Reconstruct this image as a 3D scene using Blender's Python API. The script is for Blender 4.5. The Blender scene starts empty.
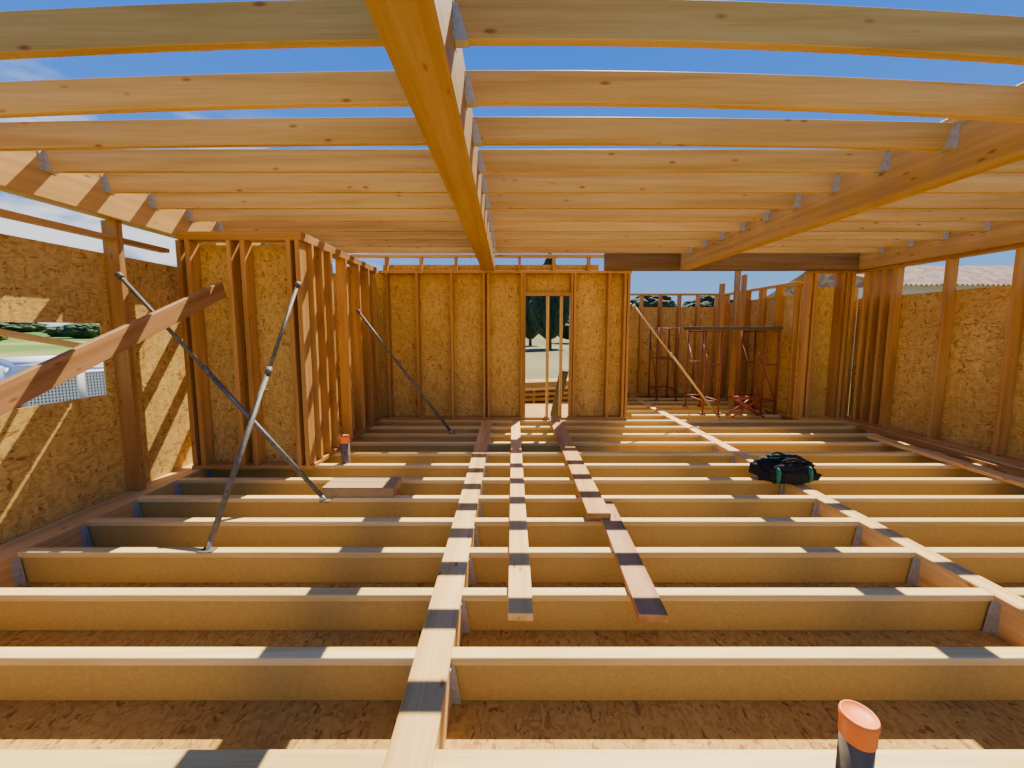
import bpy, bmesh, math, random
from mathutils import Vector, Matrix, noise
random.seed(4)
scene = bpy.context.scene
COL = scene.collection

# ------------------------------------------------------------------ materials
def new_mat(name):
    m = bpy.data.materials.new(name); m.use_nodes = True
    nt = m.node_tree; nt.nodes.clear()
    out = nt.nodes.new('ShaderNodeOutputMaterial'); b = nt.nodes.new('ShaderNodeBsdfPrincipled')
    nt.links.new(b.outputs[0], out.inputs[0])
    return m, nt, b
def N(nt, t, **kw):
    n = nt.nodes.new(t)
    for k, v in kw.items(): setattr(n, k, v)
    return n
def ramp(nt, fac, stops):
    r = N(nt, 'ShaderNodeValToRGB'); e = r.color_ramp.elements
    while len(e) > 1: e.remove(e[-1])
    e[0].position = stops[0][0]; e[0].color = (*stops[0][1], 1)
    for p, c in stops[1:]:
        x = e.new(p); x.color = (*c, 1)
    nt.links.new(fac, r.inputs[0]); return r
def mixc(nt, a, b, fac, mode='MIX'):
    m = N(nt, 'ShaderNodeMix', data_type='RGBA', blend_type=mode)
    for s, v in ((m.inputs[0], fac), (m.inputs[6], a), (m.inputs[7], b)):
        if hasattr(v, 'is_output'): nt.links.new(v, s)
        elif isinstance(v, tuple): s.default_value = (*v, 1)
        else: s.default_value = v
    return m.outputs[2]
def coords(nt, scale, rnd=True, rot=(0,0,0)):
    tc = N(nt, 'ShaderNodeTexCoord'); src = tc.outputs['Object']
    if rnd:
        oi = N(nt, 'ShaderNodeObjectInfo')
        mu = N(nt, 'ShaderNodeMath', operation='MULTIPLY'); mu.inputs[1].default_value = 53.0
        nt.links.new(oi.outputs['Random'], mu.inputs[0])
        ad = N(nt, 'ShaderNodeVectorMath', operation='ADD')
        nt.links.new(src, ad.inputs[0]); nt.links.new(mu.outputs[0], ad.inputs[1]); src = ad.outputs[0]
    mp = N(nt, 'ShaderNodeMapping'); mp.inputs['Scale'].default_value = scale; mp.inputs['Rotation'].default_value = rot
    nt.links.new(src, mp.inputs[0]); return mp.outputs[0]

def wood(name, light, mid, dark, rough=0.6, knots=True):
    m, nt, b = new_mat(name)
    n1 = N(nt, 'ShaderNodeTexNoise'); n1.inputs['Scale'].default_value = 1; n1.inputs['Detail'].default_value = 4
    n1.inputs['Distortion'].default_value = 0.5
    nt.links.new(coords(nt, (0.6, 13, 13)), n1.inputs['Vector'])
    c = ramp(nt, n1.outputs['Fac'], [(0.25, dark), (0.48, mid), (0.68, light)]).outputs[0]
    n2 = N(nt, 'ShaderNodeTexNoise'); n2.inputs['Scale'].default_value = 1; n2.inputs['Detail'].default_value = 3
    nt.links.new(coords(nt, (3, 150, 150)), n2.inputs['Vector'])
    g = ramp(nt, n2.outputs['Fac'], [(0.35, (0.90, 0.85, 0.78)), (0.6, (1, 1, 1))]).outputs[0]
    c = mixc(nt, c, g, 0.8, 'MULTIPLY')
    if knots:
        v = N(nt, 'ShaderNodeTexVoronoi'); v.inputs['Scale'].default_value = 1
        nt.links.new(coords(nt, (3.6, 9.5, 9.5)), v.inputs['Vector'])
        k = ramp(nt, v.outputs['Distance'], [(0.055, (0.42, 0.22, 0.09)), (0.09, (0.8, 0.62, 0.45)), (0.14, (1, 1, 1))]).outputs[0]
        c = mixc(nt, c, k, 0.8, 'MULTIPLY')
    oi = N(nt, 'ShaderNodeObjectInfo')
    mr = N(nt, 'ShaderNodeMapRange'); mr.inputs[3].default_value = 0.78; mr.inputs[4].default_value = 1.10
    nt.links.new(oi.outputs['Random'], mr.inputs[0])
    h = N(nt, 'ShaderNodeHueSaturation'); nt.links.new(mr.outputs[0], h.inputs['Value']); nt.links.new(c, h.inputs['Color'])
    nt.links.new(h.outputs[0], b.inputs['Base Color'])
    b.inputs['Roughness'].default_value = rough
    b.inputs['Specular IOR Level'].default_value = 0.2
    bp = N(nt, 'ShaderNodeBump'); bp.inputs['Strength'].default_value = 0.12; bp.inputs['Distance'].default_value = 0.003
    nt.links.new(n2.outputs['Fac'], bp.inputs['Height']); nt.links.new(bp.outputs[0], b.inputs['Normal'])
    return m

def osb(name, c0, c1, c2, s=1.0):
    m, nt, b = new_mat(name)
    tc = N(nt, 'ShaderNodeTexCoord')
    nz = N(nt, 'ShaderNodeTexNoise'); nz.inputs['Scale'].default_value = 12; nz.inputs['Detail'].default_value = 3
    nt.links.new(tc.outputs['Object'], nz.inputs['Vector'])
    vm = N(nt, 'ShaderNodeVectorMath', operation='SCALE'); vm.inputs['Scale'].default_value = 0.06
    nt.links.new(nz.outputs['Color'], vm.inputs[0])
    ad = N(nt, 'ShaderNodeVectorMath', operation='ADD')
    nt.links.new(tc.outputs['Object'], ad.inputs[0]); nt.links.new(vm.outputs[0], ad.inputs[1])
    cols = []
    for sc, rot in (((10, 40, 40), (0.3, 0.5, 0.4)), ((40, 10, 40), (0.5, 0.3, 0.6)), ((36, 40, 11), (0.6, 0.35, 0.2)), ((80, 28, 80), (0.9, 0.2, 1.0))):
        mp = N(nt, 'ShaderNodeMapping'); mp.inputs['Scale'].default_value = tuple(q*s for q in sc); mp.inputs['Rotation'].default_value = rot
        nt.links.new(ad.outputs[0], mp.inputs[0])
        v = N(nt, 'ShaderNodeTexVoronoi'); v.inputs['Scale'].default_value = 1
        nt.links.new(mp.outputs[0], v.inputs['Vector'])
        sp = N(nt, 'ShaderNodeSeparateColor'); nt.links.new(v.outputs['Color'], sp.inputs[0])
        cols.append((sp.outputs[0], sp.outputs[1]))
    def mixf(a, c, fac):
        mm = N(nt, 'ShaderNodeMix', data_type='FLOAT'); nt.links.new(fac, mm.inputs[0]); nt.links.new(a, mm.inputs[2]); nt.links.new(c, mm.inputs[3]); return mm.outputs[0]
    def gt(x, t):
        g = N(nt, 'ShaderNodeMath', operation='GREATER_THAN'); nt.links.new(x, g.inputs[0]); g.inputs[1].default_value = t; return g.outputs[0]
    f = mixf(cols[0][0], cols[1][0], gt(cols[1][1], 0.45))
    f = mixf(f, cols[2][0], gt(cols[2][1], 0.6))
    f = mixf(f, cols[3][0], gt(cols[3][1], 0.72))
    c = ramp(nt, f, [(0.0, c0), (0.10, c1), (0.6, c2), (1.0, tuple(min(1, x*1.14) for x in c2))]).outputs[0]
    big = N(nt, 'ShaderNodeTexNoise'); big.inputs['Scale'].default_value = 1.3
    nt.links.new(tc.outputs['Object'], big.inputs['Vector'])
    c = mixc(nt, c, ramp(nt, big.outputs['Fac'], [(0.35, (0.87, 0.83, 0.78)), (0.65, (1, 1, 1))]).outputs[0], 1.0, 'MULTIPLY')
    nt.links.new(c, b.inputs['Base Color']); b.inputs['Roughness'].default_value = 0.7
    b.inputs['Specular IOR Level'].default_value = 0.2
    bp = N(nt, 'ShaderNodeBump'); bp.inputs['Strength'].default_value = 0.15; bp.inputs['Distance'].default_value = 0.003
    nt.links.new(f, bp.inputs['Height']); nt.links.new(bp.outputs[0], b.inputs['Normal'])
    return m

def plain(name, col, rough=0.5, metal=0.0, var=0.12, scale=20, spec=0.5):
    m, nt, b = new_mat(name)
    n = N(nt, 'ShaderNodeTexNoise'); n.inputs['Scale'].default_value = scale; n.inputs['Detail'].default_value = 4
    tc = N(nt, 'ShaderNodeTexCoord'); nt.links.new(tc.outputs['Object'], n.inputs['Vector'])
    lo = tuple(max(0, x*(1-var*2)) for x in col); hi = tuple(min(1, x*(1+var)) for x in col)
    nt.links.new(ramp(nt, n.outputs['Fac'], [(0.3, lo), (0.7, hi)]).outputs[0], b.inputs['Base Color'])
    b.inputs['Roughness'].default_value = rough; b.inputs['Metallic'].default_value = metal
    b.inputs['Specular IOR Level'].default_value = spec
    return m

M_PINE   = wood('pine_pale', (0.70, 0.46, 0.14), (0.62, 0.38, 0.095), (0.48, 0.27, 0.055))
M_FLANGE = wood('pine_flange', (0.85, 0.63, 0.27), (0.78, 0.55, 0.19), (0.65, 0.42, 0.11), knots=False)
M_BEAM   = wood('beam_pine', (0.64, 0.39, 0.125), (0.56, 0.32, 0.085), (0.43, 0.23, 0.05))
M_STUD   = wood('douglas_stud', (0.56, 0.30, 0.085), (0.47, 0.23, 0.055), (0.34, 0.145, 0.03))
M_RED    = wood('treated_plank', (0.50, 0.27, 0.11), (0.41, 0.20, 0.07), (0.29, 0.125, 0.035))
M_GLU    = wood('dark_glulam', (0.24, 0.15, 0.07), (0.19, 0.11, 0.045), (0.13, 0.07, 0.03))
M_FBEAM  = wood('floor_beam_wood', (0.78, 0.51, 0.20), (0.68, 0.41, 0.13), (0.50, 0.27, 0.07))
M_OSB    = osb('osb_wall', (0.26, 0.125, 0.022), (0.46, 0.26, 0.052), (0.60, 0.375, 0.09), 0.95)
M_OSBF   = osb('osb_floor', (0.24, 0.11, 0.018), (0.40, 0.21, 0.036), (0.51, 0.295, 0.056), 1.1)
M_WEB    = plain('fibre_web', (0.52, 0.35, 0.085), 0.8, var=0.05, scale=60, spec=0.15)
M_GALV   = plain('galvanised_steel', (0.46, 0.45, 0.40), 0.5, 0.3, 0.10, 40, 0.4)
M_STEEL  = plain('worn_steel', (0.15, 0.135, 0.105), 0.6, 0.2, 0.2, 30, 0.3)
M_ORPL   = plain('orange_plastic', (1.0, 0.22, 0.03), 0.5, var=0.05)
M_GREYP  = plain('grey_pvc', (0.17, 0.135, 0.095), 0.9, var=0.15, spec=0.1)
M_SCAF   = plain('orange_red_paint', (0.22, 0.05, 0.02), 0.6, 0.0)
M_SCAF2  = plain('red_stand_paint', (0.36, 0.07, 0.02), 0.6, 0.0)
M_DKPL   = plain('grey_platform', (0.07, 0.07, 0.07), 0.6)
M_BLACK  = plain('black_fabric', (0.010, 0.011, 0.012), 0.85, var=0.3, scale=50, spec=0.3)
M_GREEN  = plain('green_fabric', (0.02, 0.20, 0.12), 0.8)
M_CARD   = plain('cardboard', (0.42, 0.26, 0.10), 0.85, var=0.06)
M_WHITE  = plain('white_paint', (0.93, 0.92, 0.88), 0.6, var=0.02, spec=0.1)
M_GLASS  = plain('dark_glass', (0.03, 0.04, 0.05), 0.08)
M_TYRE   = plain('tyre', (0.02, 0.02, 0.02), 0.85)
M_STUCCO = plain('stucco', (0.70, 0.66, 0.60), 0.9, var=0.04)
M_BARK   = plain('bark', (0.12, 0.07, 0.04), 0.95)
M_FOL    = plain('foliage', (0.022, 0.045, 0.016), 0.9, var=0.35, scale=3)
M_FOL2   = plain('foliage_light', (0.05, 0.09, 0.03), 0.9, var=0.3, scale=2)
M_LAMP   = plain('red_lens', (0.5, 0.02, 0.01), 0.3)
M_YEL    = plain('yellow_zinc', (0.66, 0.45, 0.17), 0.4, 0.2)
M_SLATE  = plain('grey_board', (0.07, 0.075, 0.07), 0.8)

def mat_ground():
    m, nt, b = new_mat('dry_grass')
    tc = N(nt, 'ShaderNodeTexCoord')
    sp = N(nt, 'ShaderNodeSeparateXYZ'); nt.links.new(tc.outputs['Object'], sp.inputs[0])
    n = N(nt, 'ShaderNodeTexNoise'); n.inputs['Scale'].default_value = 0.05; n.inputs['Detail'].default_value = 6
    nt.links.new(tc.outputs['Object'], n.inputs['Vector'])
    green = ramp(nt, n.outputs['Fac'], [(0.4, (0.08, 0.17, 0.03)), (0.5, (0.15, 0.24, 0.05)), (0.62, (0.30, 0.29, 0.11))]).outputs[0]
    dry = ramp(nt, n.outputs['Fac'], [(0.4, (0.16, 0.17, 0.06)), (0.6, (0.27, 0.22, 0.11))]).outputs[0]
    mr = N(nt, 'ShaderNodeMapRange'); mr.inputs[1].default_value = -12; mr.inputs[2].default_value = -5
    nt.links.new(sp.outputs[0], mr.inputs[0])
    c = mixc(nt, green, dry, mr.outputs[0])
    n2 = N(nt, 'ShaderNodeTexNoise'); n2.inputs['Scale'].default_value = 9; n2.inputs['Detail'].default_value = 5
    nt.links.new(tc.outputs['Object'], n2.inputs['Vector'])
    c = mixc(nt, c, ramp(nt, n2.outputs['Fac'], [(0.35, (0.6, 0.6, 0.55)), (0.6, (1, 1, 1))]).outputs[0], 1.0, 'MULTIPLY')
    nt.links.new(c, b.inputs['Base Color']); b.inputs['Roughness'].default_value = 0.95
    b.inputs['Specular IOR Level'].default_value = 0.1
    return m
M_GROUND = mat_ground()
def mat_tiles():
    m, nt, b = new_mat('roof_tiles')
    n = N(nt, 'ShaderNodeTexVoronoi'); n.inputs['Scale'].default_value = 1
    nt.links.new(coords(nt, (4, 2.5, 2.5), False), n.inputs['Vector'])
    sp = N(nt, 'ShaderNodeSeparateColor'); nt.links.new(n.outputs['Color'], sp.inputs[0])
    nt.links.new(ramp(nt, sp.outputs[0], [(0, (0.26, 0.14, 0.09)), (0.5, (0.38, 0.25, 0.17)), (1, (0.46, 0.34, 0.26))]).outputs[0], b.inputs['Base Color'])
    b.inputs['Roughness'].default_value = 0.9
    return m
M_TILE = mat_tiles()

# ------------------------------------------------------------------ helpers
def link(o): COL.objects.link(o); return o
def meta(o, label, cat, group=None, kind=None):
    o['label'] = label; o['category'] = cat
    if group: o['group'] = group
    if kind: o['kind'] = kind
    return o
def structure(o, label=None):
    o['kind'] = 'structure'
    if label: o['label'] = label
    return o
CACHE = {}
def add_box(bm, x0, x1, y0, y1, z0, z1):
    vs = [bm.verts.new(p) for p in ((x0,y0,z0),(x1,y0,z0),(x1,y1,z0),(x0,y1,z0),(x0,y0,z1),(x1,y0,z1),(x1,y1,z1),(x0,y1,z1))]
    for f in ((0,3,2,1),(4,5,6,7),(0,1,5,4),(1,2,6,5),(2,3,7,6),(3,0,4,7)): bm.faces.new([vs[i] for i in f])
    return vs
def fin(bm, name, mat, smooth=False):
    me = bpy.data.meshes.new(name); bm.normal_update(); bm.to_mesh(me); bm.free()
    if mat: me.materials.append(mat)
    if smooth:
        for p in me.polygons: p.use_smooth = True
    return me
def beam_mesh(L, w, h, mat, bev=0.003):
    key = (round(L,3), round(w,3), round(h,3), mat.name)
    if key in CACHE: return CACHE[key]
    bm = bmesh.new(); add_box(bm, 0, L, -w/2, w/2, -h/2, h/2)
    bmesh.ops.bevel(bm, geom=list(bm.edges), offset=min(bev, w*0.2, h*0.2), segments=1, affect='EDGES')
    me = fin(bm, 'timber', mat); CACHE[key] = me; return me
def bowed_mesh(x0, x1, w, h, mat, zf, n=24, b=0.004):
    """timber along X whose centre line follows zf(x); chamfered section"""
    bm = bmesh.new(); rings=[]
    sec=[(-w/2+b,-h/2),(w/2-b,-h/2),(w/2,-h/2+b),(w/2,h/2-b),(w/2-b,h/2),(-w/2+b,h/2),(-w/2,h/2-b),(-w/2,-h/2+b)]
    for i in range(n+1):
        x=x0+(x1-x0)*i/n; dz=zf(x)-zf(x0)
        rings.append([bm.verts.new((x-x0,yy,zz+dz)) for yy,zz in sec])
    for a,c in zip(rings,rings[1:]):
        for i in range(8):
            j=(i+1)%8; bm.faces.new((a[i],c[i],c[j],a[j]))
    bm.faces.new(rings[0]); bm.faces.new(list(reversed(rings[-1])))
    bmesh.ops.recalc_face_normals(bm, faces=list(bm.faces))
    return fin(bm,'timber',mat)
def orient(d, up):
    x = d.normalized(); y = Vector(up).cross(x).normalized(); z = x.cross(y)
    return Matrix((x, y, z)).transposed()
def timber(name, p0, p1, w, h, mat, up=(0,0,1), bev=0.003):
    p0 = Vector(p0); p1 = Vector(p1); d = p1-p0
    o = bpy.data.objects.new(name, beam_mesh(d.length, w, h, mat, bev))
    o.matrix_world = Matrix.Translation(p0) @ orient(d, up).to_4x4()
    return link(o)
def tube_mesh(L, r, mat, seg=16, r2=None):
    r2 = r if r2 is None else r2
    key = ('t', round(L,3), r, r2, mat.name, seg)
    if key in CACHE: return CACHE[key]
    bm = bmesh.new(); A=[];B=[]
    for i in range(seg):
        a = 2*math.pi*i/seg; c, s = math.cos(a), math.sin(a)
        A.append(bm.verts.new((0, r*c, r*s))); B.append(bm.verts.new((L, r2*c, r2*s)))
    for i in range(seg):
        j=(i+1)%seg; bm.faces.new((A[i],B[i],B[j],A[j]))
    bm.faces.new(A); bm.faces.new(list(reversed(B)))
    bmesh.ops.recalc_face_normals(bm, faces=list(bm.faces))
    me = fin(bm, 'tube', mat)
    for p in me.polygons: p.use_smooth = len(p.vertices)==4
    CACHE[key] = me; return me
def tube(name, p0, p1, r, mat, seg=16, r2=None):
    p0=Vector(p0);p1=Vector(p1);d=p1-p0
    up=(0,0,1) if abs(d.normalized().z)<0.95 else (0,1,0)
    o=bpy.data.objects.new(name, tube_mesh(d.length,r,mat,seg,r2))
    o.matrix_world=Matrix.Translation(p0)@orient(d,up).to_4x4()
    return link(o)
def root(name, loc, label, cat, group=None):
    e = bpy.data.objects.new(name, None); e.empty_display_size = 0.1; e.location = loc
    link(e); return meta(e, label, cat, group)
def attach(ch, par, base=None):
    b = Vector(base) if base is not None else Vector(par.location)
    mw = ch.matrix_basis.copy(); ch.parent = par
    ch.matrix_basis = Matrix.Translation(-b) @ mw
    return ch
def obj(name, me, loc=(0,0,0), rot=(0,0,0)):
    o = bpy.data.objects.new(name, me); o.location = loc; o.rotation_euler = rot; return link(o)
def boxes(name, lst, mat, bev=0.0):
    bm = bmesh.new()
    for b in lst: add_box(bm, *b)
    if bev: bmesh.ops.bevel(bm, geom=list(bm.edges), offset=bev, segments=2, affect='EDGES')
    return obj(name, fin(bm, name, mat))
def lathe(name, prof, mat, seg=28, loc=(0,0,0), smooth=True):
    bm = bmesh.new(); rings=[]
    for r,z in prof:
        rings.append([bm.verts.new((r*math.cos(2*math.pi*i/seg), r*math.sin(2*math.pi*i/seg), z)) for i in range(seg)])
    for a,b in zip(rings, rings[1:]):
        for i in range(seg):
            j=(i+1)%seg; bm.faces.new((a[i],a[j],b[j],b[i]))
    bm.faces.new(list(reversed(rings[0]))); bm.faces.new(rings[-1])
    me=fin(bm, name, mat, smooth)
    return obj(name, me, loc)
def hanger_mesh(w, h, key, L=0.06):
    if key in CACHE: return CACHE[key]
    bm = bmesh.new(); t=0.0025; e=0.0006
    add_box(bm, 0.001, L, -w/2-e-t, w/2+e+t, -h/2-e-t, -h/2-e)
    for s in (-1, 1):
        y = s*(w/2+e); ya, yb = sorted((y, y+s*t))
        vs = add_box(bm, 0.001, L, ya, yb, -h/2, h/2*0.72)
        for v in vs:
            if v.co.x>0.03 and v.co.z>0: v.co.x=0.018
        ya, yb = sorted((y, y+s*0.035))
        add_box(bm, 0.001, 0.0035, ya, yb, -h/2, h/2*0.72)
        for k in range(4):   # nail heads
            z=-h/2+0.025+k*h*0.2; yc=s*(w/2+0.022)
            add_box(bm, 0.0035, 0.007, yc-0.004, yc+0.004, z-0.004, z+0.004)
    me = fin(bm, 'joist_hanger', M_GALV); CACHE[key]=me; return me

# ------------------------------------------------------------------ floor framing
FH = 0.24
floor = structure(boxes('floor', [(-3.8, 6.2, 0.2, 9.5, -0.262, -0.2425)], M_OSBF), 'OSB subfloor panels under the joists')
GF = 'engineered floor joists'
def floor_joist(x0, x1, yc):
    r = root('floor_joist', (x0, yc, -FH), 'engineered joist, pale wooden top flange over tan fibreboard web', 'floor joist', GF)
    w = 0.07; fh = 0.042
    attach(timber('top_flange', (x0,yc,-fh/2), (x1,yc,-fh/2), w, fh, M_FLANGE), r)
    attach(timber('web', (x0,yc,-(FH+fh)/2), (x1,yc,-(FH+fh)/2), 0.046, FH-fh, M_WEB, bev=0.0005), r)
    hm = hanger_mesh(w, FH, 'hf', 0.05)
    attach(obj('joist_hanger', hm, (x0, yc, -FH/2)), r)
    attach(obj('joist_hanger', hm, (x1, yc, -FH/2), (0,0,math.pi)), r)
    return r
for n in range(13):
    y = 1.325 + 0.45*n - (0.03 if n==0 else 0)
    floor_joist(-3.55, -0.46, y); floor_joist(-0.28, 2.95, y); floor_joist(3.09, 5.95, y)
for n in range(13, 18):
    y = 1.325 + 0.45*n
    floor_joist(2.35, 2.95, y); floor_joist(3.09, 5.14, y)
def fbeam(x0, x1, y0, y1, label):
    xc=(x0+x1)/2
    return meta(timber('floor_beam', (xc,y0,-FH/2), (xc,y1,-FH/2), x1-x0, FH, M_FBEAM, bev=0.004), label, 'beam', 'main floor beams')
fbeam(-0.46,-0.28,0.3,6.92,'long pale timber floor beam carrying joists on both sides')
fbeam(2.95,3.09,0.9,9.35,'long timber floor beam with the tool bag on it')
fbeam(-3.8,-3.55,0.3,6.92,'timber rim beam under the wall with the window opening')
fbeam(5.95,6.2,0.9,6.92,'timber rim beam under the wall with bare studs')

# ------------------------------------------------------------------ ceiling framing
GC = 'ceiling joists'
ZB, ZT = 2.83, 2.995
def ceiling_joist(x0, x1, yc, k, label):
    # k: bow of the timber, only the first rows are noticeably bowed
    f = lambda x: -k*max(0.0, abs(x)-0.23)**1.8
    zc=(ZB+ZT)/2; b=(x0,yc,zc+f(x0))
    me = bowed_mesh(x0,x1,0.045,ZT-ZB,M_PINE,f) if k else beam_mesh(x1-x0,0.045,ZT-ZB,M_PINE,0.004)
    o = meta(obj('ceiling_joist', me, b), label, 'ceiling joist', GC)
    hm = hanger_mesh(0.045, ZT-ZB, 'hc', 0.06)
    attach(obj('joist_hanger', hm, b), o, b)
    attach(obj('joist_hanger', hm, (x1,yc,zc+f(x1)), (0,0,math.pi)), o, b)
for n in range(11):
    y = 1.785 + 0.455*n
    k = (0.022,0.015,0.006)[n] if n<3 else 0
    L = 'slightly bowed pale pine joist against open sky' if n<2 else 'pale pine joist hung from metal hangers against open sky'
    ceiling_joist(-3.6, -0.45, y, k*0.75, L)
    ceiling_joist(-0.23, 2.94, y, k, L)
    ceiling_joist(3.10, 5.98, y, 0, 'pale pine joist hung from metal hangers against open sky')
def cbeam(x0,x1,y0,y1,z0,z1,label,mat=M_BEAM):
    xc=(x0+x1)/2; zc=(z0+z1)/2
    return meta(timber('ceiling_beam',(xc,y0,zc),(xc,y1,zc),x1-x0,z1-z0,mat,bev=0.005),label,'beam','main ceiling beams')
cbeam(-0.45,-0.23,-0.3,6.90,2.62,3.01,'deep pine beam carrying joists down the middle of the room')
cbeam(2.94,3.10,0.6,6.70,2.62,3.01,'deep pine beam ending at the dark header')
cbeam(-3.75,-3.6,0.6,6.90,2.62,3.01,'deep pine beam along the open wall, striped with sunlight')
cbeam(5.98,6.13,0.6,6.70,2.62,3.01,'deep pine beam resting on the bare studs')
meta(timber('header_beam',(1.67,6.775,2.77),(6.13,6.775,2.77),0.14,0.30,M_GLU),'dark brown glulam header over the wide opening','beam')

# ------------------------------------------------------------------ walls (OSB sheathing) and studs
def stud(x, y, z0, z1, w, dpt, label, along='x', mat=M_STUD, group='wall studs'):
    up = (0,1,0) if along=='x' else (1,0,0)
    return meta(timber('wall_stud',(x,y,z0),(x,y,z1),w,dpt,mat,up=up), label, 'stud', group)
def plate(p0,p1,w,h,label,mat=M_STUD):
    return meta(timber('wall_plate',p0,p1,w,h,mat), label, 'wall plate', 'wall plates')
# back wall with doorway
D0,D1,DT = 0.31,1.09,2.2
structure(boxes('wall_back', [(-3.8,D0-0.045,6.905,6.925,-0.24,2.60),(D1+0.045,2.14,6.905,6.925,-0.24,2.60),(D0-0.045,D1+0.045,6.905,6.925,DT+0.045,2.60),
                              (D0-0.045,D1+0.045,6.905,6.925,-0.24,0.0),(-2.2,1.6,6.905,6.925,2.62,2.74)], M_OSB), 'OSB sheathed wall with an unglazed doorway')
LB='orange-brown softwood stud in front of OSB sheathing'
for x in (-2.10,-1.58,-0.98,-0.42,-0.34,0.24,1.17,1.76,2.04,2.10):
    stud(x,6.83,0.045,2.575,0.045,0.145,LB)
stud(D0-0.023+0.0,6.83,0.045,2.575,0.044,0.145,'orange-brown softwood stud framing the doorway')
stud(D1+0.023,6.83,0.045,2.575,0.044,0.145,'orange-brown softwood stud framing the doorway')
stud(0.70,6.83,0.045,DT,0.045,0.10,'slim pale stud standing inside the doorway',mat=M_PINE)
stud(0.94,6.83,0.045,DT,0.045,0.10,'slim pale stud standing inside the doorway',mat=M_PINE)
plate((-2.24,6.83,0.0225),(2.14,6.83,0.0225),0.145,0.045,'bottom plate of the sheathed wall with the doorway')
plate((-2.24,6.83,2.5975),(2.14,6.83,2.5975),0.145,0.045,'top plate of the sheathed wall with the doorway')
plate((D0,6.83,DT+0.0225),(D1,6.83,DT+0.0225),0.145,0.045,'short timber lintel across the doorway')
for x in (-2.1,-1.5,-0.9,0.2,0.8,1.4):
    stud(x,6.83,2.62,2.85,0.045,0.145,'short orange cripple stud on the wall top',group='cripple studs')
plate((-0.23+0.005,6.83,2.872),(1.66,6.83,2.872),0.145,0.044,'upper pale plate over the cripple studs',M_PINE)
plate((-3.59,6.83,2.872),(-0.455,6.83,2.872),0.145,0.044,'upper pale plate over the cripple studs',M_PINE)

# left wall with window opening
WY0,WY1,WZ0,WZ1 = 0.9,3.62,0.99,1.66
structure(boxes('wall_left',[(-3.82,-3.80,0.5,WY0,-0.24,2.32),(-3.82,-3.80,WY1,6.9,-0.24,2.32),(-3.82,-3.80,WY0,WY1,-0.24,WZ0),(-3.82,-3.80,WY0,WY1,WZ1,2.32)],M_OSB),'OSB sheathed wall with a long window opening')
stud(-3.727,3.73,0.0,2.62,0.06,0.145,'orange stud beside the window opening, steel prop bolted on','y')
plate((-3.727,0.6,2.455),(-3.727,3.69,2.455),0.10,0.045,'thin top plate of the wall against the sky')
plate((-3.727,3.77,2.455),(-3.727,4.29,2.455),0.10,0.045,'thin top plate of the wall against the sky')
meta(timber('timber_strut',(-3.90,1.3,1.97),(-3.90,4.9,1.13),0.045,0.05,M_FLANGE),'thin pale timber strut outside the window opening','strut')

# small room partition (box)
BX,BY=-2.25,4.30
structure(boxes('wall_partition_front',[(-3.6,BX-0.16,BY+0.15,BY+0.168,0,2.55)],M_OSB),'OSB sheathed front of the small partitioned room')
for x in (-3.60,-3.50,-3.05,-2.90,-2.40,-2.30):
    stud(x,BY+0.072,0.045,2.575,0.05,0.145,'reddish stud in the front of the small partitioned room')
plate((-3.64,BY+0.072,0.0225),(-2.25,BY+0.072,0.0225),0.145,0.045,'bottom plate of the small partitioned room')
plate((-3.595,BY+0.072,2.62),(-2.25,BY+0.072,2.62),0.145,0.09,'double top plate of the small partitioned room')
structure(boxes('wall_partition_side',[(BX-0.165,BX-0.147,BY+0.3,5.0,0,2.55),(BX-0.165,BX-0.147,5.5,6.75,0,2.55)],M_OSB),'OSB sheathed side of the small partitioned room')
for y in (4.55,4.78,5.02,5.48,5.95,6.35,6.68):
    stud(BX-0.073,y,0.045,2.575,0.05,0.145,'reddish stud in the side of the small partitioned room','y')
plate((BX-0.073,BY+0.15,0.0225),(BX-0.073,6.75,0.0225),0.145,0.045,'bottom plate of the small partitioned room')
plate((BX-0.073,BY+0.15,2.62),(BX-0.073,6.75,2.62),0.145,0.09,'double top plate of the small partitioned room')

# right wall
structure(boxes('wall_right',[(6.20,6.22,1.0,6.9,-0.24,2.15)],M_OSB),'OSB sheathed long wall with bare studs')
for y in (3.2,3.95,4.68,5.42,6.15,6.32,6.50,6.64):
    stud(6.125,y,0.045,2.575,0.05,0.14,'orange stud of the long wall, rising above the OSB','y')
plate((6.125,1.2,0.0225),(6.125,6.9,0.0225),0.145,0.045,'bottom plate of the long wall')
plate((6.125,1.2,2.5975),(6.125,6.9,2.5975),0.145,0.045,'top plate of the long wall under the beam')
# wall return beside the niche
structure(boxes('wall_back_return',[(5.2,6.2,6.905,6.925,-0.24,2.35)],M_OSB),'short OSB sheathed wall beside the niche')
for x in (5.235,5.33,5.80,5.89,5.98):
    stud(x,6.83,0.045,2.575,0.06,0.145,'orange stud of the short wall beside the niche')
plate((5.2,6.83,0.0225),(6.04,6.83,0.0225),0.145,0.045,'bottom plate of the short wall')
plate((5.2,6.83,2.5975),(6.04,6.83,2.5975),0.145,0.045,'top plate of the short wall')
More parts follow.
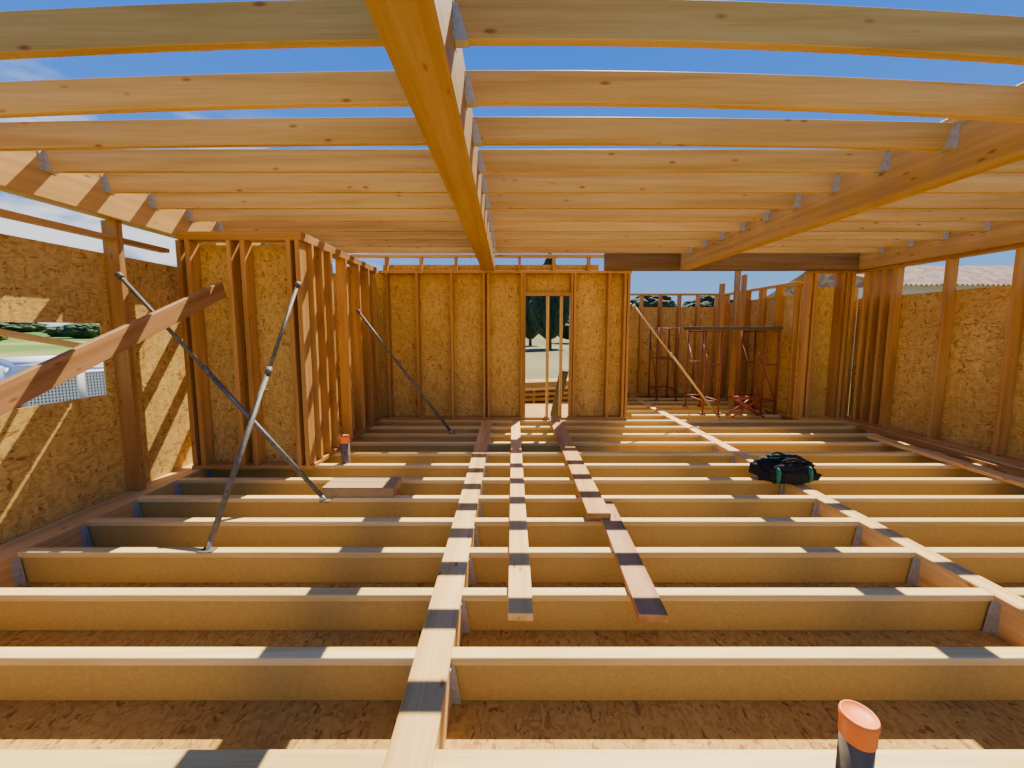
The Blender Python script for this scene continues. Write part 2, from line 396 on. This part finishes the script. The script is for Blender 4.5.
# niche walls
structure(boxes('wall_niche_side',[(5.30,5.32,6.95,9.4,-0.24,2.25)],M_OSB),'OSB side wall of the deep niche')
structure(boxes('wall_niche_back',[(2.14,5.3,9.4,9.42,-0.24,2.15)],M_OSB),'OSB end wall of the deep niche')
structure(boxes('wall_niche_left',[(2.12,2.14,6.93,9.4,-0.24,2.25)],M_OSB),'OSB wall behind the doorway wall in the niche')
for y in (7.0,7.5,8.0,8.5,8.9,9.3):
    stud(5.225,y,0.045,2.42,0.05,0.14,'orange stud inside the deep niche','y')
for x in (2.3,2.75,3.2,3.65,4.1,4.55,5.0):
    stud(x,9.325,0.045,2.42,0.05,0.14,'orange stud inside the deep niche')
plate((5.225,6.95,2.4425),(5.225,9.4,2.4425),0.14,0.045,'top plate of the niche wall')
plate((2.2,9.325,2.4425),(5.15,9.325,2.4425),0.14,0.045,'top plate of the niche wall')
plate((2.2,9.325,0.0225),(5.15,9.325,0.0225),0.14,0.045,'bottom plate of the niche wall')
plate((5.225,6.95,0.0225),(5.225,9.4,0.0225),0.14,0.045,'bottom plate of the niche wall')
stud(4.72,8.05,0.0,2.95,0.08,0.10,'tall orange post standing in the niche')
stud(4.66,8.5,0.0,2.6,0.08,0.10,'tall orange post standing in the niche')
stud(4.95,8.2,0.0,2.75,0.07,0.10,'tall orange post standing in the niche')

# ------------------------------------------------------------------ loose planks
def plank(p0,p1,w,h,label,mat=M_RED,up=(0,0,1)):
    return meta(timber('plank',p0,p1,w,h,mat,up=up,bev=0.003),label,'plank','loose planks')
plank((0.07,1.98,0.0235),(0.13,6.5,0.0235),0.14,0.045,'long loose plank striped with shadow, laid across joists',M_FBEAM)
plank((0.80,1.97,0.0235),(0.875,3.38,0.0235),0.16,0.045,'reddish plank laid across joists under another plank')
plank((0.755,3.04,0.0725),(0.83,6.7,0.022),0.19,0.042,'long orange-brown plank resting on another plank',M_STUD)
plank((5.28,2.9,0.0235),(5.42,5.6,0.0235),0.16,0.045,'sunlit plank laid across joists near the studs',M_FBEAM)
plank((5.62,2.6,0.0235),(5.78,6.2,0.0235),0.12,0.045,'narrow plank laid across joists near the studs',M_STUD)
plank((-2.93,1.55,0.92),(-3.11,4.26,2.04),0.04,0.165,'reddish diagonal brace plank fixed to the partition',M_RED)

# ------------------------------------------------------------------ steel props
def prop(foot, head, label, mat=M_STEEL, r=0.017):
    f=Vector(foot); h=Vector(head); d=(h-f); L=d.length; u=d.normalized()
    rt=root('steel_prop', f, label,'prop','push-pull props')
    attach(tube('outer_tube', f+u*0.06, f+u*(L*0.58), r*1.25, mat), rt)
    attach(tube('inner_tube', f+u*(L*0.58), h-u*0.05, r, mat), rt)
    attach(tube('adjusting_collar', f+u*(L*0.56), f+u*(L*0.59), r*1.6, mat, 12), rt)
    attach(tube('threaded_end', f+u*0.0, f+u*0.07, r*0.8, M_GALV), rt)
    hd=f+u*(L*0.50); s=u.cross(Vector((0,0,1))).normalized()
    attach(tube('handle', hd-s*0.05, hd+s*0.05, 0.005, mat, 8), rt)
    attach(boxes('foot_plate',[(f.x-0.05,f.x+0.05,f.y-0.035,f.y+0.035,f.z-0.002,f.z+0.006)],mat,0.001), rt)
    attach(tube('head_plate', h-u*0.05, h, 0.028, mat, 8), rt)
prop((-1.71,3.48,0.004),(-3.64,3.66,2.12),'long grey steel prop leaning from joist to window stud')
prop((-2.185,2.66,0.004),(-2.28,4.26,2.11),'grey steel prop leaning up to the partition corner')
prop((-0.86,5.84,0.004),(-2.21,5.70,1.89),'grey steel prop bracing the partition side')
prop((3.80,6.74,0.004),(2.155,6.70,2.03),'thin pale yellowish prop bracing the wall end',M_YEL,0.015)

# ------------------------------------------------------------------ capped pipes
def pipe(x,y,top,r,label):
    rt=root('waste_pipe',(x,y,-0.242),label,'pipe','capped waste pipes')
    a=lathe('pipe_tube',[(r*0.88,-0.242),(r*0.93,-0.24),(r*0.93,top-0.06)],M_GREYP,32,(x,y,0)); attach(a,rt)
    c=lathe('end_cap',[(r*0.96,top-0.085),(r*0.99,top-0.08),(r*0.99,top-0.03),(r*1.04,top-0.024),(r*1.05,top-0.012),(r*1.02,top-0.003),(r*0.97,top),(r*0.90,top-0.002),(r*0.85,top-0.006),(r*0.3,top-0.007)],M_ORPL,32,(x,y,0)); attach(c,rt)
pipe(1.155,1.150,0.345,0.050,'dark grey waste pipe with bright orange plug cap')
pipe(-1.97,4.55,0.33,0.055,'dark waste pipe with orange plug by the partition')

# ------------------------------------------------------------------ cardboard package
cb=root('cardboard_box',(-1.42,3.72,0.0),'closed brown cardboard box lying across joists','cardboard box')
attach(boxes('box_body',[(-1.78,-1.10,3.56,3.84,0.001,0.09)],M_CARD,0.004),cb)
for yy in (3.628,3.772):
    attach(timber('flap',(-1.782,yy,0.0935),(-1.098,yy,0.0935),0.136,0.005,M_CARD,bev=0.001),cb)

# ------------------------------------------------------------------ tool bag
bg=root('tool_bag',(2.95,4.02,0.0),'slouching black tool bag with green trim on the beam','bag')
def blob(name, cx,cy,cz, ax,ay,az, mat, e=0.6, amp=0.04, seed=0):
    bm=bmesh.new(); bmesh.ops.create_uvsphere(bm,u_segments=48,v_segments=28,radius=1)
    for v in bm.verts:
        c=v.co; q=Vector([math.copysign(abs(k)**e,k) for k in c])
        n=noise.noise(Vector((c.x*3+seed,c.y*3,c.z*3)))+0.5*noise.noise(Vector((c.x*8+seed,c.y*8,c.z*8)))
        q*= 1+amp*3*n
        q.z=max(q.z,-0.96)
        v.co=(q.x*ax,q.y*ay,q.z*az)
    return obj(name,fin(bm,name,mat,True),(cx,cy,cz))
attach(blob('bag_body',2.95,4.00,0.107,0.285,0.15,0.108,M_BLACK,0.55,0.08,3),bg)
attach(blob('side_pocket',2.94,3.865,0.08,0.16,0.045,0.065,M_BLACK,0.5,0.06,7),bg)
attach(blob('green_panel',2.79,3.88,0.10,0.022,0.06,0.085,M_GREEN,0.7,0.04,9),bg)
attach(blob('green_panel',3.13,3.89,0.11,0.02,0.06,0.08,M_GREEN,0.7,0.04,12),bg)
attach(blob('top_flap',2.98,4.00,0.205,0.17,0.10,0.05,M_BLACK,0.65,0.13,15),bg)
def arch(name, x0,x1,y,z,hh,r,mat,lean=0.0,n=12):
    cu=bpy.data.curves.new(name,'CURVE'); cu.dimensions='3D'; cu.bevel_depth=r; cu.bevel_resolution=3
    s=cu.splines.new('POLY'); s.points.add(n)
    for i in range(n+1):
        t=i/n; s.points[i].co=(x0+(x1-x0)*t, y+lean*math.sin(math.pi*t), z+hh*math.sin(math.pi*t)**0.7, 1)
    o=bpy.data.objects.new(name,cu); me=bpy.data.meshes.new_from_object(o); bpy.data.objects.remove(o)
    me.materials.clear(); me.materials.append(mat)
    for p in me.polygons: p.use_smooth=True
    return obj(name,me)
attach(arch('handle',2.84,3.06,3.94,0.18,0.09,0.012,M_BLACK,-0.07),bg)
attach(arch('handle',2.82,3.08,4.07,0.18,0.08,0.012,M_BLACK,0.05),bg)
attach(arch('shoulder_strap',3.13,3.29,3.96,0.02,0.10,0.009,M_BLACK,-0.12),bg)
attach(tube('zipper',(2.78,3.98,0.248),(3.13,3.98,0.244),0.008,M_GREEN,8),bg)

# ------------------------------------------------------------------ tower frames + platform
def tower(x,y,hgt,label,wd=0.7,half=0.15):
    rt=root('scaffold_trestle',(x,y,0),label,'trestle','scaffold trestles')
    r=0.018
    for sy in (-1,1):
        yy=y+sy*wd/2
        for sx in (-1,1):
            attach(tube('upright',(x+sx*half,yy,0.03),(x+sx*half,yy,hgt),r,M_SCAF,12),rt)
            attach(boxes('foot',[(x+sx*half-0.045,x+sx*half+0.045,yy-0.045,yy+0.045,0.0,0.03)],M_SCAF,0.004),rt)
        for z in (0.25,0.95,hgt-0.03):
            attach(tube('crossbar',(x-half,yy,z),(x+half,yy,z),r*0.8,M_SCAF,10),rt)
    for sx in (-1,1):
        for z in (0.25,hgt-0.03):
            attach(tube('crossbar',(x+sx*half,y-wd/2,z),(x+sx*half,y+wd/2,z),r*0.8,M_SCAF,10),rt)
        attach(tube('diagonal_brace',(x+sx*half,y-wd/2,0.25),(x+sx*half,y+wd/2,1.35),r*0.6,M_SCAF,10),rt)
tower(3.86,7.58,1.60,'dark red steel tower frame under the grey platform')
tower(4.95,7.58,1.60,'dark red steel tower frame under the grey platform',half=0.13)
tower(3.58,8.85,1.66,'dark red steel tower frame standing alone in the niche',0.5,0.22)
pf=root('scaffold_platform',(3.6,7.58,1.60),'grey scaffold platform boards on two tower frames','scaffold platform')
for k in range(3):
    attach(timber('board',(3.6,7.345+0.235*k,1.633),(5.14,7.345+0.235*k,1.633),0.225,0.06,M_DKPL),pf)
st=root('low_stand',(4.3,7.1,0),'low dark red steel stand with crossed legs','stand')
for yy in (6.94,7.12):
    attach(tube('leg',(4.10,yy,0.0),(4.58,yy,0.34),0.018,M_SCAF2,12),st)
    attach(tube('leg',(4.70,yy,0.0),(4.20,yy,0.34),0.018,M_SCAF2,12),st)
    attach(tube('rail',(4.16,yy,0.35),(4.64,yy,0.35),0.018,M_SCAF2,12),st)
for xx in (4.16,4.64): attach(tube('crossbar',(xx,6.94,0.35),(xx,7.12,0.35),0.018,M_SCAF2,12),st)

# ------------------------------------------------------------------ outside world
def grid_ground():
    bm=bmesh.new(); n=60; S=400; vs=[]
    for j in range(n+1):
        row=[]
        for i in range(n+1):
            x=-S+2*S*i/n; y=-S+2*S*j/n; r=math.hypot(x,y)
            z=-0.9+ (max(0,r-90)/300)**1.3*9*(0.55+0.8*noise.noise(Vector((x*0.006,y*0.006,0.3))))
            row.append(bm.verts.new((x,y,z)))
        vs.append(row)
    for j in range(n):
        for i in range(n): bm.faces.new((vs[j][i],vs[j][i+1],vs[j+1][i+1],vs[j+1][i]))
    return obj('ground',fin(bm,'ground',M_GROUND,True))
structure(grid_ground(),'grassy field around the building')

def tree(x,y,h,w,label,conifer=True,mat=M_FOL,seed=0,base=-0.9):
    rt=root('tree',(x,y,base),label,'tree')
    attach(tube('trunk',(x,y,base),(x,y,base+h*0.4),w*0.06,M_BARK,10,w*0.04),rt)
    bm=bmesh.new(); bmesh.ops.create_icosphere(bm,subdivisions=5,radius=1)
    for v in bm.verts:
        c=v.co.copy()
        n=noise.noise(c*2.5+Vector((seed,0,0)))*0.35+noise.noise(c*7+Vector((seed,3,0)))*0.2+noise.noise(c*16+Vector((seed,3,5)))*0.1
        k=1+n
        taper=1.0
        if conifer: taper=max(0.05,(1-(c.z+1)/2)**0.6*1.15)
        v.co=(c.x*w/2*k*taper, c.y*w/2*k*taper, (c.z+ (0.15*n))*h*0.45)
    attach(obj('foliage',fin(bm,'foliage',mat,False),(x,y,base+h*0.55)),rt)
tree(5.6,52,13,5.5,'tall dark conifer beyond the doorway')
tree(3.6,62,11,4.5,'tall dark conifer beyond the doorway',seed=5)
tree(22,60,8,8,'dark round tree beyond the niche',False,seed=4)
tree(32,62,8.0,8,'dark round tree beyond the niche',False,seed=8)
tree(13,72,5,9,'dark round tree beyond the sheathed wall',False,seed=12)
for i,(x,y,h,w) in enumerate(((-100,91,4.2,7),(-112,99,3.6,8),(-128,118,4.6,10),(-150,150,5.5,12),(-84,62,2.4,4),(-150,118,5.2,13))):
    tree(x,y,h,w,'distant green tree at the edge of the field',False,M_FOL2,seed=20+i)

# house with tiled roof
hs=root('house',(24,20,-0.9),'pale rendered house with beige clay tile roof','house')
attach(boxes('house_wall',[(18.5,32,19,27,-0.9,3.8)],M_STUCCO),hs)
def roofmesh():
    bm=bmesh.new(); n=120; x0,x1=18.0,32.5
    for side in (0,1):
        ye = 18.4 if side==0 else 27.6
        prev=None
        for i in range(n+1):
            x=x0+(x1-x0)*i/n; dz=0.05*math.cos(i*math.pi)
            a=bm.verts.new((x,ye,3.72+dz)); b=bm.verts.new((x,23,5.3+dz))
            if prev: bm.faces.new((prev[0],a,b,prev[1]))
            prev=(a,b)
    for x in (18.5,32):
        a=bm.verts.new((x,19,3.8));b=bm.verts.new((x,27,3.8));c=bm.verts.new((x,23,5.2)); bm.faces.new((a,b,c))
    return fin(bm,'roof',M_TILE)
attach(obj('roof',roofmesh()),hs)
attach(boxes('house_window',[(21,22.2,18.97,19.0,1.2,2.6)],M_GLASS),hs)

# loose timber pile beyond doorway
rr=random.Random(3)
for k in range(6):
    o1=rr.uniform(-.2,.2)
    for j in range(3):
        meta(timber('stacked_timber',(0.35+o1,11.6+0.27*j,-0.855+0.165*k),(2.1+o1,12.1+0.27*j,-0.855+0.165*k),0.2,0.09,M_PINE if rr.random()>0.5 else M_STUD),'sawn timber piled on the grass behind the doorway','timber','timber pile')
    if k<5:
        for xx in (0.8,1.6):
            meta(timber('stacking_batten',(xx,11.62,-0.7725+0.165*k),(xx,12.45,-0.7725+0.165*k),0.05,0.072,M_PINE),'short spacer batten in the timber pile','batten','spacer battens')
meta(timber('leaning_board',(0.84,7.95,-0.88),(1.02,6.965,0.86),0.17,0.025,M_SLATE,up=(0,1,0.5)),'dark grey board leaning beside the doorway','board')

# van outside the window
def van(x,y,rz):
    g=-0.9
    rt=root('van',(x,y,g),'white delivery van with rear mesh guards on grass','van')
    rt.rotation_euler=(0,0,rz)
    def add(o): o.parent=rt; return o
    bm=bmesh.new()
    prof=[(2.3,.32),(2.33,.75),(2.2,.95),(1.55,1.12),(0.95,1.78),(.7,1.9),(-2.05,1.93),(-2.25,1.78),(-2.32,.9),(-2.32,.32)]
    A=[bm.verts.new((px,-.88,pz)) for px,pz in prof]; B=[bm.verts.new((px,.88,pz)) for px,pz in prof]
    for i in range(len(prof)):
        j=(i+1)%len(prof); bm.faces.new((A[i],A[j],B[j],B[i]))
    bm.faces.new(A); bm.faces.new(list(reversed(B)))
    bmesh.ops.recalc_face_normals(bm,faces=list(bm.faces))
    bmesh.ops.bevel(bm,geom=list(bm.edges),offset=0.11,segments=5,affect='EDGES')
    add(obj('van_body',fin(bm,'van_body',M_WHITE,True)))
    for s in (-1,1):
        y0,y1=sorted((s*.865,s*.888))
        add(boxes('side_window',[(0.25,1.05,y0,y1,1.12,1.6)],M_GLASS,0.005))
        for wx in (-1.45,1.45):
            w=tube('wheel',(wx,s*.68,.32),(wx,s*.90,.32),.32,M_TYRE,28); add(w)
            hb=tube('hubcap',(0,0,0),(0,0.012,0),.17,M_GALV,20); hb.parent=w; hb.matrix_basis=w.matrix_basis.inverted()@Matrix.Translation((wx,s*.90 if s>0 else -.912,.32))@orient(Vector((0,1,0)),(0,0,1)).to_4x4()
        add(boxes('tail_light',[(-2.35,-2.29,s*.80-.04,s*.80+.04,.95,1.35)],M_LAMP,0.004))
        a,b=min(s*.06,s*.66),max(s*.06,s*.66)
        add(boxes('rear_window',[(-2.34,-2.27,a,b,1.1,1.68)],M_GLASS,0.004))
        gd=[(-2.375,-2.36,a+k*(b-a)/14-.012,a+k*(b-a)/14+.012,1.08,1.70) for k in range(15)]+[(-2.372,-2.362,a,b,1.1+k*.058-.012,1.1+k*.058+.012) for k in range(11)]
        add(boxes('window_guard',gd,M_WHITE))
    ws=timber('windscreen',(1.52,0,1.17),(1.02,0,1.72),1.45,0.02,M_GLASS); add(ws)
    add(boxes('bumper',[(-2.42,-2.3,-.85,.85,.32,.5),(2.28,2.42,-.85,.85,.32,.5)],M_TYRE,0.02))
    return rt
van(-10.2,8.7,math.radians(146))

# ------------------------------------------------------------------ light, sky
w=bpy.data.worlds.new('World'); scene.world=w; w.use_nodes=True; nt=w.node_tree; nt.nodes.clear()
out=N(nt,'ShaderNodeOutputWorld'); bgd=N(nt,'ShaderNodeBackground'); nt.links.new(bgd.outputs[0],out.inputs[0])
tc=N(nt,'ShaderNodeTexCoord'); sx=N(nt,'ShaderNodeSeparateXYZ'); nt.links.new(tc.outputs['Generated'],sx.inputs[0])
sky=ramp(nt,sx.outputs['Z'],[(0.0,(0.45,0.65,0.92)),(0.06,(0.30,0.57,0.97)),(0.25,(0.10,0.35,1.05)),(0.55,(0.035,0.25,1.1)),(1.0,(0.03,0.15,0.62))]).outputs[0]
mp=N(nt,'ShaderNodeMapping'); mp.inputs['Scale'].default_value=(1.8,1.8,5); mp.inputs['Location'].default_value=(0.4,0.0,0.0); nt.links.new(tc.outputs['Generated'],mp.inputs[0])
cn=N(nt,'ShaderNodeTexNoise'); cn.inputs['Scale'].default_value=3.0; cn.inputs['Detail'].default_value=7; cn.inputs['Roughness'].default_value=0.55
nt.links.new(mp.outputs[0],cn.inputs['Vector'])
cf=N(nt,'ShaderNodeMapRange'); cf.inputs[1].default_value=-0.2; cf.inputs[2].default_value=-0.6; cf.inputs[3].default_value=0.0; cf.inputs[4].default_value=1.0
nt.links.new(sx.outputs['X'],cf.inputs[0])
cz=N(nt,'ShaderNodeMapRange'); cz.inputs[1].default_value=0.42; cz.inputs[2].default_value=0.28; cz.inputs[3].default_value=0.0; cz.inputs[4].default_value=1.0
nt.links.new(sx.outputs['Z'],cz.inputs[0])
cm=ramp(nt,cn.outputs['Fac'],[(0.42,(0,0,0)),(0.56,(1,1,1))]).outputs[0]
mm=N(nt,'ShaderNodeMath',operation='MULTIPLY'); nt.links.new(cm,mm.inputs[0]); nt.links.new(cf.outputs[0],mm.inputs[1])
m3=N(nt,'ShaderNodeMath',operation='MULTIPLY'); nt.links.new(mm.outputs[0],m3.inputs[0]); nt.links.new(cz.outputs[0],m3.inputs[1])
nt.links.new(mixc(nt,sky,(1.3,1.32,1.35),m3.outputs[0]),bgd.inputs['Color']); bgd.inputs['Strength'].default_value=1.0
sd=bpy.data.lights.new('sun','SUN'); sd.energy=16; sd.angle=0.006; sd.color=(1.0,0.93,0.76)
so=bpy.data.objects.new('sun',sd); link(so); so.location=(6,8,12)
so.rotation_euler=(-Vector((0.20,0.545,0.77))).to_track_quat('-Z','Y').to_euler()

# ------------------------------------------------------------------ camera
cd=bpy.data.cameras.new('camera'); cd.sensor_width=36; cd.lens=36*385/1024; cd.shift_x=0.004; cd.shift_y=-0.0166
cd.clip_end=2000; cd.clip_start=0.02
co=bpy.data.objects.new('camera',cd); link(co); co.location=(0,0,1.6); co.rotation_euler=(math.radians(90-5.5),0,0)
scene.camera=co
